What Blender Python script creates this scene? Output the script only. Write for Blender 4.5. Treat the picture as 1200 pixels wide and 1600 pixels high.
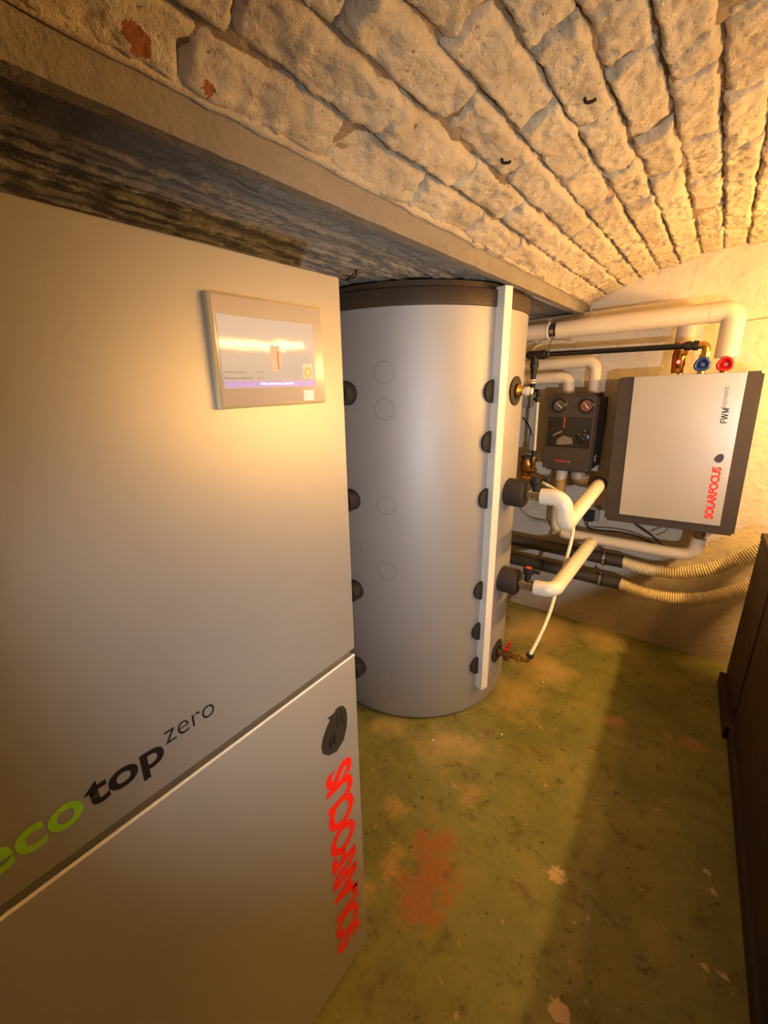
import bpy, bmesh, math, random
import numpy as np
from mathutils import Vector, Matrix, noise
random.seed(7)
for o in list(bpy.data.objects): bpy.data.objects.remove(o)
S = bpy.context.scene; COL = S.collection
PI = math.pi

# ------------------------------------------------------------------ camera
CAM = Vector((0, 0, 1.6)); FPX = 665.0
PITCH, ROLL, YAW = math.radians(17.0), math.radians(-0.96), math.radians(37.7)
fw = Vector((-math.sin(YAW)*math.cos(PITCH), math.cos(YAW)*math.cos(PITCH), -math.sin(PITCH)))
rt = Vector((math.cos(YAW), math.sin(YAW), 0)); up = rt.cross(fw)
r2 = rt*math.cos(ROLL)+up*math.sin(ROLL); u2 = -rt*math.sin(ROLL)+up*math.cos(ROLL)
cd = bpy.data.cameras.new('camera'); cam = bpy.data.objects.new('camera', cd); COL.objects.link(cam)
cam.matrix_world = Matrix(((r2.x, u2.x, -fw.x, CAM.x), (r2.y, u2.y, -fw.y, CAM.y), (r2.z, u2.z, -fw.z, CAM.z), (0, 0, 0, 1)))
cd.sensor_fit = 'VERTICAL'; cd.sensor_height = 24.0; cd.lens = FPX/1600*24.0; cd.clip_start = 0.02
S.camera = cam
# ------------------------------------------------------------------ world, lamps, exposure
w = bpy.data.worlds.new('world'); S.world = w; w.use_nodes = True
w.node_tree.nodes['Background'].inputs[0].default_value = (.9, .75, .6, 1)
w.node_tree.nodes['Background'].inputs[1].default_value = 0.0
S.view_settings.view_transform = 'Standard'; S.view_settings.look = 'None'
S.view_settings.gamma = 1; S.view_settings.use_curve_mapping = False
S.view_settings.exposure = 0.4
TUBE_COL = (1.0, .53, .14); TUBE_STRENGTH = 345.0; DIM_TUBE_STRENGTH = 66.0
# a hand lamp held out beside the camera, its beam on the tank
tl = bpy.data.lights.new('hand_lamp', 'SPOT'); tl.energy = 106; tl.color = (.97, .97, .97); tl.shadow_soft_size = .025
tl.spot_size = math.radians(77); tl.spot_blend = 1.0
to = bpy.data.objects.new('hand_lamp', tl); COL.objects.link(to); to.location = (.74, -.40, 1.15)
to.rotation_euler = (Vector((-.82, 1.9, 1.3))-Vector(to.location)).to_track_quat('-Z', 'Y').to_euler()

# ------------------------------------------------------------------ helpers
def srgb(r, g, b):
    f = lambda c: (c/255/12.92) if c <= 10 else ((c/255+.055)/1.055)**2.4
    return (f(r), f(g), f(b), 1)
def newmat(name):
    m = bpy.data.materials.new(name); m.use_nodes = True
    nt = m.node_tree; return m, nt, nt.nodes['Principled BSDF']
def N(nt, t, **kw):
    n = nt.nodes.new(t)
    for k, v in kw.items(): setattr(n, k, v)
    return n
def tex_noise(nt, scale, detail=4, rough=.6, vec=None):
    n = N(nt, 'ShaderNodeTexNoise'); n.inputs['Scale'].default_value = scale
    n.inputs['Detail'].default_value = detail; n.inputs['Roughness'].default_value = rough
    if vec is not None: nt.links.new(vec, n.inputs['Vector'])
    return n
def ramp(nt, src, stops):
    r = N(nt, 'ShaderNodeValToRGB'); e = r.color_ramp.elements
    while len(e) < len(stops): e.new(.5)
    for i, (p, c) in enumerate(stops): e[i].position = p; e[i].color = c
    nt.links.new(src, r.inputs[0]); return r
def mixc(nt, fac, a, b):
    m = N(nt, 'ShaderNodeMix', data_type='RGBA')
    for i, s in ((0, fac), (6, a), (7, b)):
        if isinstance(s, bpy.types.NodeSocket): nt.links.new(s, m.inputs[i])
        else: m.inputs[i].default_value = s
    return m.outputs[2]
def math_n(nt, op, a, b=None, c=None):
    m = N(nt, 'ShaderNodeMath', operation=op)
    for i, s in enumerate((a, b, c)):
        if s is None: continue
        if isinstance(s, bpy.types.NodeSocket): nt.links.new(s, m.inputs[i])
        else: m.inputs[i].default_value = s
    return m.outputs[0]
def world_pos(nt): return N(nt, 'ShaderNodeNewGeometry').outputs['Position']
def add_bump(nt, b, src, strength=.3, dist=.01, prev=None):
    n = N(nt, 'ShaderNodeBump'); n.inputs['Strength'].default_value = strength; n.inputs['Distance'].default_value = dist
    nt.links.new(src, n.inputs['Height'])
    if prev is not None: nt.links.new(prev, n.inputs['Normal'])
    nt.links.new(n.outputs[0], b.inputs['Normal']); return n.outputs[0]
def mat(name, col, rough=.5, metal=0., var=.08, nscale=14., bump=0., bscale=80., spec=.5, coat=0.):
    m, nt, b = newmat(name); P = world_pos(nt)
    n = tex_noise(nt, nscale, 5, .6, P)
    lo = tuple(c*(1-var) for c in col[:3])+(1,); hi = tuple(min(1, c*(1+var)) for c in col[:3])+(1,)
    r = ramp(nt, n.outputs[0], [(.3, lo), (.7, hi)])
    nt.links.new(r.outputs[0], b.inputs['Base Color'])
    b.inputs['Roughness'].default_value = rough; b.inputs['Metallic'].default_value = metal
    b.inputs['Specular IOR Level'].default_value = spec; b.inputs['Coat Weight'].default_value = coat
    if bump: add_bump(nt, b, tex_noise(nt, bscale, 6, .65, P).outputs[0], bump, .004)
    return m
def emit(name, col, s):
    m, nt, b = newmat(name); b.inputs['Emission Color'].default_value = col; b.inputs['Emission Strength'].default_value = s
    b.inputs['Base Color'].default_value = col; return m

def link(name, bm_or_mesh, m, parent=None, smooth=False, angle=None):
    if isinstance(bm_or_mesh, bmesh.types.BMesh):
        me = bpy.data.meshes.new(name); bmesh.ops.recalc_face_normals(bm_or_mesh, faces=bm_or_mesh.faces)
        bm_or_mesh.to_mesh(me); bm_or_mesh.free()
    else: me = bm_or_mesh
    if m is not None and not me.materials: me.materials.append(m)
    if smooth:
        me.polygons.foreach_set('use_smooth', [True]*len(me.polygons))
        if angle is not None:
            me.set_sharp_from_angle(angle=math.radians(angle))
    o = bpy.data.objects.new(name, me); COL.objects.link(o)
    if parent is not None: o.parent = parent; o.matrix_parent_inverse = parent.matrix_basis.inverted()
    return o
def empty(name, loc=(0, 0, 0)):
    o = bpy.data.objects.new(name, None); COL.objects.link(o); o.location = loc; o.empty_display_size = .05; return o
def tag(o, label=None, cat=None, group=None, kind=None):
    for k, v in (('label', label), ('category', cat), ('group', group), ('kind', kind)):
        if v: o[k] = v
    return o
def thing(name, label, cat, loc=(0, 0, 0), group=None): return tag(empty(name, loc), label, cat, group)

def box(bm, x0, x1, y0, y1, z0, z1, bev=0, segs=2, mtx=None):
    vs = [bm.verts.new((x, y, z)) for x in (x0, x1) for y in (y0, y1) for z in (z0, z1)]
    fs = [bm.faces.new([vs[i] for i in f]) for f in ((0, 1, 3, 2), (4, 6, 7, 5), (0, 4, 5, 1), (2, 3, 7, 6), (0, 2, 6, 4), (1, 5, 7, 3))]
    bmesh.ops.recalc_face_normals(bm, faces=fs)
    if bev:
        es = list({e for f in fs for e in f.edges})
        r = bmesh.ops.bevel(bm, geom=es, offset=bev, segments=segs, affect='EDGES', profile=.5)
        vs = list({v for f in r['faces'] for v in f.verts})
    if mtx is not None:
        bmesh.ops.transform(bm, matrix=mtx, verts=[v for v in vs if v.is_valid])
    return bm
def Box(x0, x1, y0, y1, z0, z1, bev=0, segs=2): return box(bmesh.new(), x0, x1, y0, y1, z0, z1, bev, segs)

def fillet(pts, rad, n=7):
    pts = [Vector(p) for p in pts]; out = [pts[0]]
    for i in range(1, len(pts)-1):
        a, b, c = pts[i-1], pts[i], pts[i+1]
        d1 = (a-b); d2 = (c-b); l1, l2 = d1.length, d2.length; d1.normalize(); d2.normalize()
        ang = d1.angle(d2)
        if ang > PI-.05: out.append(b); continue
        r = rad[i-1] if isinstance(rad, (list, tuple)) else rad
        t = min(r/math.tan(ang/2), l1*.49, l2*.49); r = t*math.tan(ang/2)
        cen = b+(d1+d2).normalized()*(r/math.sin(ang/2))
        p0, p1 = b+d1*t, b+d2*t; v0, v1 = p0-cen, p1-cen; th = v0.angle(v1)
        for k in range(n+1):
            s = k/n; out.append(cen+(v0*math.sin((1-s)*th)+v1*math.sin(s*th))/math.sin(th))
    out.append(pts[-1]); return out
def spline(pts, n=10):
    pts = [Vector(p) for p in pts]; P = [pts[0]*2-pts[1]]+pts+[pts[-1]*2-pts[-2]]; out = []
    for i in range(1, len(P)-2):
        for k in range(n):
            t = k/n; a, b, c, d = P[i-1:i+3]
            out.append(.5*((2*b)+(c-a)*t+(2*a-5*b+4*c-d)*t*t+(3*b-a-3*c+d)*t**3))
    out.append(pts[-1]); return out
def sweep(bm, path, rad, segs=16, caps=True):
    path = [Vector(p) for p in path]; n = len(path)
    T = [(path[min(i+1, n-1)]-path[max(i-1, 0)]).normalized() for i in range(n)]
    u = T[0].orthogonal().normalized(); rings = []
    for i in range(n):
        u = (u-T[i]*u.dot(T[i])).normalized(); v = T[i].cross(u)
        r = rad[i] if isinstance(rad, (list, tuple)) else rad
        rings.append([bm.verts.new(path[i]+(u*math.cos(2*PI*k/segs)+v*math.sin(2*PI*k/segs))*r) for k in range(segs)])
    for a, b in zip(rings, rings[1:]):
        for k in range(segs): bm.faces.new((a[k], a[(k+1) % segs], b[(k+1) % segs], b[k]))
    if caps: bm.faces.new(rings[0][::-1]); bm.faces.new(rings[-1])
    return bm
def Tube(path, rad, segs=16): return sweep(bmesh.new(), path, rad, segs)
def rev(bm, p, d, prof, segs=20):
    """surface of revolution: prof = [(distance along d, radius)]"""
    p = Vector(p); d = Vector(d).normalized(); u = d.orthogonal().normalized(); v = d.cross(u); rings = []
    for t, r in prof:
        r = max(r, 1e-5)
        rings.append([bm.verts.new(p+d*t+(u*math.cos(2*PI*k/segs)+v*math.sin(2*PI*k/segs))*r) for k in range(segs)])
    for a, b in zip(rings, rings[1:]):
        for k in range(segs): bm.faces.new((a[k], a[(k+1) % segs], b[(k+1) % segs], b[k]))
    bm.faces.new(rings[0][::-1]); bm.faces.new(rings[-1]); return bm
def Rev(p, d, prof, segs=20): return rev(bmesh.new(), p, d, prof, segs)
def prism(bm, pts, d):
    """closed polygon extruded by vector d"""
    d = Vector(d); a = [bm.verts.new(p) for p in pts]; b = [bm.verts.new(Vector(p)+d) for p in pts]; n = len(a)
    bm.faces.new(a); bm.faces.new(b[::-1])
    for i in range(n): bm.faces.new((a[i], b[i], b[(i+1) % n], a[(i+1) % n]))
    return bm
def Prism(pts, d): return prism(bmesh.new(), pts, d)
def text(name, body, origin, u, v, width, height, m, parent, bold=0., thick=.0006, spacing=1., shear=0.):
    """flat lettering fitted to a box: origin is its lower start corner, u the writing direction, v up"""
    cu = bpy.data.curves.new(name, 'FONT'); cu.body = body; cu.size = 1; cu.offset = bold; cu.space_character = spacing; cu.shear = shear
    cu.resolution_u = 5
    ob = bpy.data.objects.new(name, cu); COL.objects.link(ob)
    dg = bpy.context.evaluated_depsgraph_get(); me = bpy.data.meshes.new_from_object(ob.evaluated_get(dg))
    bpy.data.objects.remove(ob)
    u = Vector(u).normalized(); v = Vector(v).normalized(); nrm = u.cross(v); o = Vector(origin)
    xs = [q.co.x for q in me.vertices]; ys = [q.co.y for q in me.vertices]
    x0, x1, y0, y1 = min(xs), max(xs), min(ys), max(ys)
    for q in me.vertices:
        q.co = o+u*((q.co.x-x0)/(x1-x0)*width)+v*((q.co.y-y0)/(y1-y0)*height)+nrm*thick
    me.name = name; me.materials.clear()
    return link(name, me, m, parent)
def fb(p, s, o=4): return noise.fractal(Vector(p)*s, .9, 2.1, o, noise_basis='PERLIN_ORIGINAL')

# ------------------------------------------------------------------ materials
M = {}
def silver(name, col, metal, rough, grain):
    m, nt, b = newmat(name); P = world_pos(nt)
    n = tex_noise(nt, 900, 2, .6, P); n2 = tex_noise(nt, 3, 3, .5, P)
    f = math_n(nt, 'MULTIPLY_ADD', n.outputs[0], grain, 1-grain*.5)
    mul = N(nt, 'ShaderNodeVectorMath', operation='SCALE'); mul.inputs[0].default_value = col[:3]; nt.links.new(f, mul.inputs['Scale'])
    nt.links.new(mul.outputs[0], b.inputs['Base Color'])
    rr = math_n(nt, 'MULTIPLY_ADD', n2.outputs[0], .1, rough-.05); nt.links.new(rr, b.inputs['Roughness'])
    b.inputs['Metallic'].default_value = metal
    add_bump(nt, b, n.outputs[0], .06, .001)
    return m
M['boiler'] = silver('silver_paint', srgb(188, 187, 187), .68, .50, .24)
M['tankfoil'] = silver('tank_foil', srgb(168, 168, 172), .45, .56, .06)
M['modface'] = silver('module_silver', srgb(196, 193, 190), .45, .30, .06)
M['dark_plastic'] = mat('dark_plastic', srgb(52, 44, 38), .55, 0, .1, 20, .05, 300)
M['black'] = mat('black_rubber', srgb(20, 19, 19), .6, 0, .1, 20)
M['blackgloss'] = mat('black_gloss', srgb(17, 17, 18), .25, 0, .05)
M['lid'] = mat('lid_brown', srgb(62, 52, 44), .45, 0, .12, 9)
M['foam'] = mat('black_foam', srgb(38, 34, 31), .75, 0, .15, 60, .2, 150)
M['whitepost'] = mat('white_pvc', srgb(222, 220, 214), .35, 0, .02)
M['insul'] = mat('grey_pipe_jacket', srgb(214, 204, 188), .38, 0, .05, 9)
M['insulw'] = mat('white_pipe_jacket', srgb(226, 221, 210), .32, 0, .03, 9)
M['darkpipe'] = mat('anthracite_pipe', srgb(52, 49, 46), .6, 0, .1, 12, .1, 120)
M['brass'] = mat('brass', srgb(196, 150, 70), .28, 1, .1, 30)
M['copper'] = mat('copper', srgb(176, 96, 60), .3, 1, .12, 40)
M['steel'] = mat('zinc_steel', srgb(190, 186, 176), .25, 1, .08, 40)
M['red'] = mat('red_plastic', srgb(205, 28, 22), .35, 0, .04)
M['blue'] = mat('blue_plastic', srgb(38, 62, 128), .35, 0, .04)
M['redink'] = mat('red_ink', srgb(255, 30, 10), .5, 0, .01)
M['greenink'] = mat('green_ink', srgb(128, 184, 36), .5, 0, .01)
M['blackink'] = mat('black_ink', srgb(18, 16, 15), .5, 0, .01)
M['greyink'] = mat('grey_ink', srgb(46, 44, 38), .4, 0, .05)
M['cableblack'] = mat('cable_black', srgb(16, 15, 15), .5)
M['cablegrey'] = mat('cable_grey', srgb(168, 164, 156), .5)
M['whitehose'] = mat('white_hose', srgb(236, 230, 208), .35, 0, .02)
M['clear'] = mat('milky_tube', srgb(176, 174, 166), .25, 0, .03)
M['boxgrey'] = mat('grey_box', srgb(158, 154, 148), .45, 0, .03)
M['bronze'] = mat('aged_bronze', srgb(128, 100, 64), .35, .8, .25, 60)
M['hose'] = mat('flex_hose', srgb(222, 208, 172), .42, 0, .05, 20)
M['dial'] = mat('dial_dark', srgb(70, 66, 66), .4, 0, .05)
M['dialred'] = mat('dial_red', srgb(108, 62, 52), .4, 0, .05)
M['white'] = mat('white_paint', srgb(232, 228, 220), .4, 0, .02)
M['iron'] = mat('iron', srgb(42, 34, 28), .6, .6, .2, 80)
M['dialblue'] = mat('status_blue', srgb(120, 108, 190), .3)

def paint_brick():
    m, nt, b = newmat('whitewashed_brick'); P = world_pos(nt)
    n1 = tex_noise(nt, 7, 5, .65, P); n2 = tex_noise(nt, 55, 6, .7, P); n3 = tex_noise(nt, 150, 4, .6, P)
    c = ramp(nt, n1.outputs[0], [(.28, srgb(186, 170, 148)), (.5, srgb(206, 192, 168)), (.75, srgb(218, 206, 184))])
    pit = ramp(nt, n2.outputs[0], [(.30, (1, 1, 1, 1)), (.40, (0, 0, 0, 1))])
    col = mixc(nt, pit.outputs[0], c.outputs[0], srgb(134, 108, 78))
    # two spots where the paint has come off down to the red brick
    for cx, r in (((-.657, .365, 2.02), .017), ((-.650, .352, 2.02), .010), ((-.665, .461, 2.0156), .010)):
        d = N(nt, 'ShaderNodeVectorMath', operation='DISTANCE'); nt.links.new(P, d.inputs[0]); d.inputs[1].default_value = cx
        e = math_n(nt, 'MULTIPLY_ADD', tex_noise(nt, 45, 3, .6, P).outputs[0], .05, -.025)
        k = math_n(nt, 'LESS_THAN', math_n(nt, 'ADD', d.outputs['Value'], e), r)
        col = mixc(nt, k, col, srgb(156, 92, 50))
    nt.links.new(col, b.inputs['Base Color']); b.inputs['Roughness'].default_value = .8
    h = math_n(nt, 'MULTIPLY_ADD', n3.outputs[0], .45, n2.outputs[0])
    add_bump(nt, b, h, 1.0, .011)
    return m
M['brick'] = paint_brick()
def plaster(name, c0, c1, stain, lowdirt=False, bs=26):
    m, nt, b = newmat(name); P = world_pos(nt)
    n1 = tex_noise(nt, 2.2, 6, .65, P); n2 = tex_noise(nt, 9, 6, .7, P); n3 = tex_noise(nt, bs, 6, .65, P)
    c = ramp(nt, n1.outputs[0], [(.3, c0), (.7, c1)])
    s = ramp(nt, n2.outputs[0], [(.56, (0, 0, 0, 1)), (.75, (1, 1, 1, 1))])
    col = mixc(nt, math_n(nt, 'MULTIPLY', s.outputs[0], .55), c.outputs[0], stain)
    if lowdirt:   # rising damp: grime with its own ragged upper edge at the foot of the wall
        sx = N(nt, 'ShaderNodeSeparateXYZ'); nt.links.new(P, sx.inputs[0])
        z = math_n(nt, 'ADD', sx.outputs[2], math_n(nt, 'MULTIPLY_ADD', n2.outputs[0], .5, -.25))
        k = math_n(nt, 'SUBTRACT', 1., math_n(nt, 'SMOOTH_MIN', math_n(nt, 'DIVIDE', math_n(nt, 'MAXIMUM', z, 0.), .5), 1., .2))
        col = mixc(nt, math_n(nt, 'MULTIPLY', k, .6), col, srgb(140, 116, 92))
    nt.links.new(col, b.inputs['Base Color']); b.inputs['Roughness'].default_value = .85
    bm_ = add_bump(nt, b, n3.outputs[0], .8, .012)
    add_bump(nt, b, tex_noise(nt, 140, 4, .6, P).outputs[0], .2, .003, bm_)
    return m
M['mortar'] = plaster('dusty_mortar', srgb(120, 102, 80), srgb(168, 148, 120), srgb(84, 68, 50), False, 60)
M['wall'] = plaster('wall_plaster', srgb(196, 188, 176), srgb(212, 204, 192), srgb(168, 150, 122), True)
M['concrete'] = plaster('concrete_grey', srgb(128, 120, 110), srgb(150, 141, 130), srgb(104, 96, 86), False, 60)
M['soffit'] = plaster('soffit_grey', srgb(132, 128, 122), srgb(162, 158, 150), srgb(84, 80, 74), False, 70)

def floor_mat():
    m, nt, b = newmat('green_floor_paint'); P = world_pos(nt)
    n1 = tex_noise(nt, 2.5, 6, .65, P); n2 = tex_noise(nt, 11, 6, .7, P); n3 = tex_noise(nt, 60, 5, .65, P); n4 = tex_noise(nt, 5, 6, .65, P)
    c = ramp(nt, n1.outputs[0], [(.28, srgb(82, 88, 40)), (.5, srgb(112, 114, 54)), (.72, srgb(138, 130, 74))])
    col = c.outputs[0]
    fine = ramp(nt, n3.outputs[0], [(.35, (0, 0, 0, 1)), (.7, (1, 1, 1, 1))])
    col = mixc(nt, math_n(nt, 'MULTIPLY', fine.outputs[0], .35), col, srgb(136, 130, 84))
    spots = ramp(nt, n2.outputs[0], [(.55, (0, 0, 0, 1)), (.64, (1, 1, 1, 1))])
    col = mixc(nt, math_n(nt, 'MULTIPLY', spots.outputs[0], .6), col, srgb(92, 74, 42))
    chips = ramp(nt, n2.outputs[0], [(.26, (1, 1, 1, 1)), (.30, (0, 0, 0, 1))])
    col = mixc(nt, chips.outputs[0], col, srgb(164, 138, 104))
    dk = ramp(nt, tex_noise(nt, 34, 3, .5, P).outputs[0], [(.66, (0, 0, 0, 1)), (.70, (1, 1, 1, 1))])
    col = mixc(nt, math_n(nt, 'MULTIPLY', dk.outputs[0], .7), col, srgb(62, 48, 24))
    lt = ramp(nt, tex_noise(nt, 27, 3, .5, P).outputs[0], [(.29, (1, 1, 1, 1)), (.32, (0, 0, 0, 1))])
    col = mixc(nt, math_n(nt, 'MULTIPLY', lt.outputs[0], .6), col, srgb(170, 150, 106))
    def blob(col, pts, colr, amp=.28, soft=.03, strength=1., tx=n4):
        best = None
        for x, y, r in pts:
            d = N(nt, 'ShaderNodeVectorMath', operation='DISTANCE'); nt.links.new(P, d.inputs[0]); d.inputs[1].default_value = (x, y, 0)
            k = math_n(nt, 'SUBTRACT', r, d.outputs['Value'])
            best = k if best is None else math_n(nt, 'MAXIMUM', best, k)
        e = math_n(nt, 'MULTIPLY_ADD', tx.outputs[0], amp, -amp/2)
        e2 = math_n(nt, 'MULTIPLY_ADD', n3.outputs[0], .06, -.03)
        k = math_n(nt, 'ADD', math_n(nt, 'ADD', best, e), e2)
        k = math_n(nt, 'MULTIPLY', math_n(nt, 'MINIMUM', math_n(nt, 'MAXIMUM', math_n(nt, 'DIVIDE', k, soft), 0.), 1.), strength)
        return mixc(nt, k, col, colr)
    # dusty bare screed round the tank, tinted paler to paint in lamplight; worn patches where the paint is gone
    col = blob(col, [(-.63, 1.9, .2), (-.75, 1.42, .16), (-1.0, 1.36, .12), (-.55, 2.2, .2), (-.7, 2.6, .3), (-.4, 2.75, .2)], srgb(186, 162, 112), .45, .22, .85)
    col = blob(col, [(-.52, .90, .10), (-.50, .78, .08), (-.56, .98, .07), (-.53, .84, .10)], mixc(nt, n3.outputs[0], srgb(126, 80, 38), srgb(160, 112, 60)), .5, .04)
    col = blob(col, [(-.66, .85, .08), (-.68, .72, .06), (-.76, 1.03, .05), (-.53, 1.22, .03), (-.62, 1.36, .03)], srgb(172, 136, 84), .42, .07)
    col = blob(col, [(-.154, 2.015, .06), (-.12, 2.1, .03), (.152, 2.073, .06), (.06, 2.06, .03)], srgb(150, 118, 80), .14, .03)
    col = blob(col, [(.228, 1.154, .012), (.271, 1.161, .012), (.227, 1.458, .014), (.245, 1.40, .012), (-.07, .816, .03), (-.17, 1.15, .03)], srgb(186, 160, 126), .02, .006)
    # an old hairline crack
    sx = N(nt, 'ShaderNodeSeparateXYZ'); nt.links.new(P, sx.inputs[0])
    wob = math_n(nt, 'MULTIPLY_ADD', n2.outputs[0], .12, -.06)
    ln = math_n(nt, 'ABSOLUTE', math_n(nt, 'ADD', math_n(nt, 'ADD', sx.outputs[1], math_n(nt, 'MULTIPLY', sx.outputs[0], .18)), math_n(nt, 'ADD', wob, -1.125)))
    k = math_n(nt, 'LESS_THAN', ln, .0022)
    rng = math_n(nt, 'MULTIPLY', math_n(nt, 'GREATER_THAN', sx.outputs[0], -.5), math_n(nt, 'LESS_THAN', sx.outputs[0], .05))
    col = mixc(nt, math_n(nt, 'MULTIPLY', math_n(nt, 'MULTIPLY', k, rng), .55), col, srgb(56, 44, 26))
    nt.links.new(col, b.inputs['Base Color'])
    rr = ramp(nt, n2.outputs[0], [(.3, (.42, .42, .42, 1)), (.7, (.7, .7, .7, 1))]); nt.links.new(rr.outputs[0], b.inputs['Roughness'])
    bb = add_bump(nt, b, n3.outputs[0], .25, .004); add_bump(nt, b, n4.outputs[0], .3, .01, bb)
    return m
M['floor'] = floor_mat()
def wood_mat():
    m, nt, b = newmat('dark_stained_wood'); P = world_pos(nt)
    mp = N(nt, 'ShaderNodeMapping'); nt.links.new(P, mp.inputs[0]); mp.inputs['Scale'].default_value = (18, 1.2, 18)
    n = tex_noise(nt, 3, 6, .65, mp.outputs[0])
    r = ramp(nt, n.outputs[0], [(.3, srgb(32, 17, 11)), (.6, srgb(50, 27, 16)), (.8, srgb(68, 40, 25))])
    nt.links.new(r.outputs[0], b.inputs['Base Color']); b.inputs['Roughness'].default_value = .6
    add_bump(nt, b, n.outputs[0], .3, .004); return m
M['wood'] = wood_mat()

# ------------------------------------------------------------------ the room
YW = 2.86            # back wall
XL, XR, YF = -2.0, .80, -1.25
VX, VZ, VR = .06, .658, 1.539      # axis and radius of the barrel vault
def arc(s, h=0.): a = s/VR; return VX+math.sin(a)*(VR-h), VZ+math.cos(a)*(VR-h)

def grid(nx, ny, fn):
    bm = bmesh.new(); g = [[bm.verts.new(fn(i/nx, j/ny)) for j in range(ny+1)] for i in range(nx+1)]
    for i in range(nx):
        for j in range(ny): bm.faces.new((g[i][j], g[i+1][j], g[i+1][j+1], g[i][j+1]))
    return bm
def struct(o, label=None): o['kind'] = 'structure'; return tag(o, label) if label else o
def lerp(a, b, t): return a+(b-a)*t

fl = link('floor', grid(90, 120, lambda u, v: (lerp(XL, XR, u), lerp(YF, YW+.05, v), .004*fb((lerp(XL, XR, u), lerp(YF, YW, v), 0), 3)-.004)), M['floor'], smooth=True)
struct(fl, 'green painted concrete floor with worn brown patches')
def wallfn(u, v):
    x, z = lerp(XL, XR, u), lerp(-.02, 2.3, v); d = .005*fb((x, 0, z), 5)
    if z < .05: d += .012*abs(fb((x, 3, z), 14))       # crumbled foot of the plaster
    return (x, YW+max(-.006, d), z)
struct(link('wall_back', grid(150, 120, wallfn), M['wall'], smooth=True), 'rough white plastered back wall')
struct(link('wall_left', Box(XL-.1, XL, YF, YW, 0, 2.3), M['wall']), 'plastered wall of the niche')
struct(link('wall_right', Box(XR, XR+.1, YF, YW, 0, 2.3), M['wall']), 'plastered side wall')
struct(link('wall_front', Box(XL, XR, YF-.1, YF, 0, 2.3), M['wall']), 'plastered wall opposite the back wall')

# barrel vault: a mortar shell and its bricks, each one an object
def shell(u, v):
    s, y = lerp(-.80, .80, u), lerp(YF, YW+.03, v)
    h = -.011+.015*fb((s, y, 1), 8, 3)+.006*fb((s, y, 4), 40, 2)
    x, z = arc(s, h); return (x, y, z)
ceil = struct(link('ceiling', grid(140, 300, shell), M['mortar'], smooth=True), 'whitewashed brick barrel vault')
def make_brick(s0, s1, y0, y1, seed):
    rnd = random.Random(seed); near = y1 > .15
    nu, nv = (40, 14) if near else (6, 3)
    sc, yc = (s0+s1)/2, (y0+y1)/2; H = .006+rnd.uniform(-.005, .006); tu, tv = rnd.uniform(-.006, .006), rnd.uniform(-.006, .006)
    cx, cz = arc(sc)
    bm = bmesh.new(); L, W = y1-y0, s1-s0; soft = rnd.uniform(.005, .012)
    def P(u, v, inset=0., hh=None):
        y, s = lerp(y0, y1, u), lerp(s0, s1, v)
        # wandering outline
        y += (.014*fb((s, seed*1.7, 0), 24, 3))*(1 if u > .5 else -1)*abs(2*u-1)
        s += (.008*fb((y, seed*2.3, 5), 12, 2)+.0035*fb((y, seed, 2), 45, 3))*abs(2*v-1)
        d = min(min(u, 1-u)*L, min(v, 1-v)*W); c = min(u, 1-u)*L*min(v, 1-v)*W/(.03*.03)
        e = min(1, d/soft); e = 1-(1-e)**2; e *= min(1, .7+c)
        h = -.008+(H+.008)*e+tu*(2*u-1)+tv*(2*v-1) + e*(.0075*fb((s, y, seed), 16, 3)+.0052*fb((s, y, 9), 55, 4))
        if hh is not None: h = hh
        x, z = arc(s, h); return (x-cx, y-yc, z-cz)
    g = [[bm.verts.new(P(i/nu, j/nv)) for j in range(nv+1)] for i in range(nu+1)]
    for i in range(nu):
        for j in range(nv): bm.faces.new((g[i][j], g[i+1][j], g[i+1][j+1], g[i][j+1]))
    loop = [(i, 0) for i in range(nu)]+[(nu, j) for j in range(nv)]+[(i, nv) for i in range(nu, 0, -1)]+[(0, j) for j in range(nv, 0, -1)]
    back = [bm.verts.new(P(i/nu, j/nv, 0, -.035)) for i, j in loop]; n = len(loop)
    for k in range(n):
        a, b = loop[k], loop[(k+1) % n]; bm.faces.new((g[a[0]][a[1]], back[k], back[(k+1) % n], g[b[0]][b[1]]))
    o = link('brick', bm, M['brick'], None, smooth=True); o.location = (cx, yc, cz); o.parent = ceil
    return o
PITCHS = .0868; seed = 0
for k in range(18):
    s0 = -.777+k*PITCHS; s1 = s0+PITCHS
    y = YW-.012-(.30 if k % 2 else .15)-random.uniform(-.03, .03); yend = YW+.005; first = True
    if k == 6: y = 2.46
    while yend > YF+.05:
        g = random.uniform(.002, .007)
        seed += 1; gs = random.uniform(.001, .004)
        make_brick(s0+gs, s1-gs, max(y, YF)+g/2, yend-g/2, seed)
        yend = y; y -= random.uniform(.275, .32)
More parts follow.
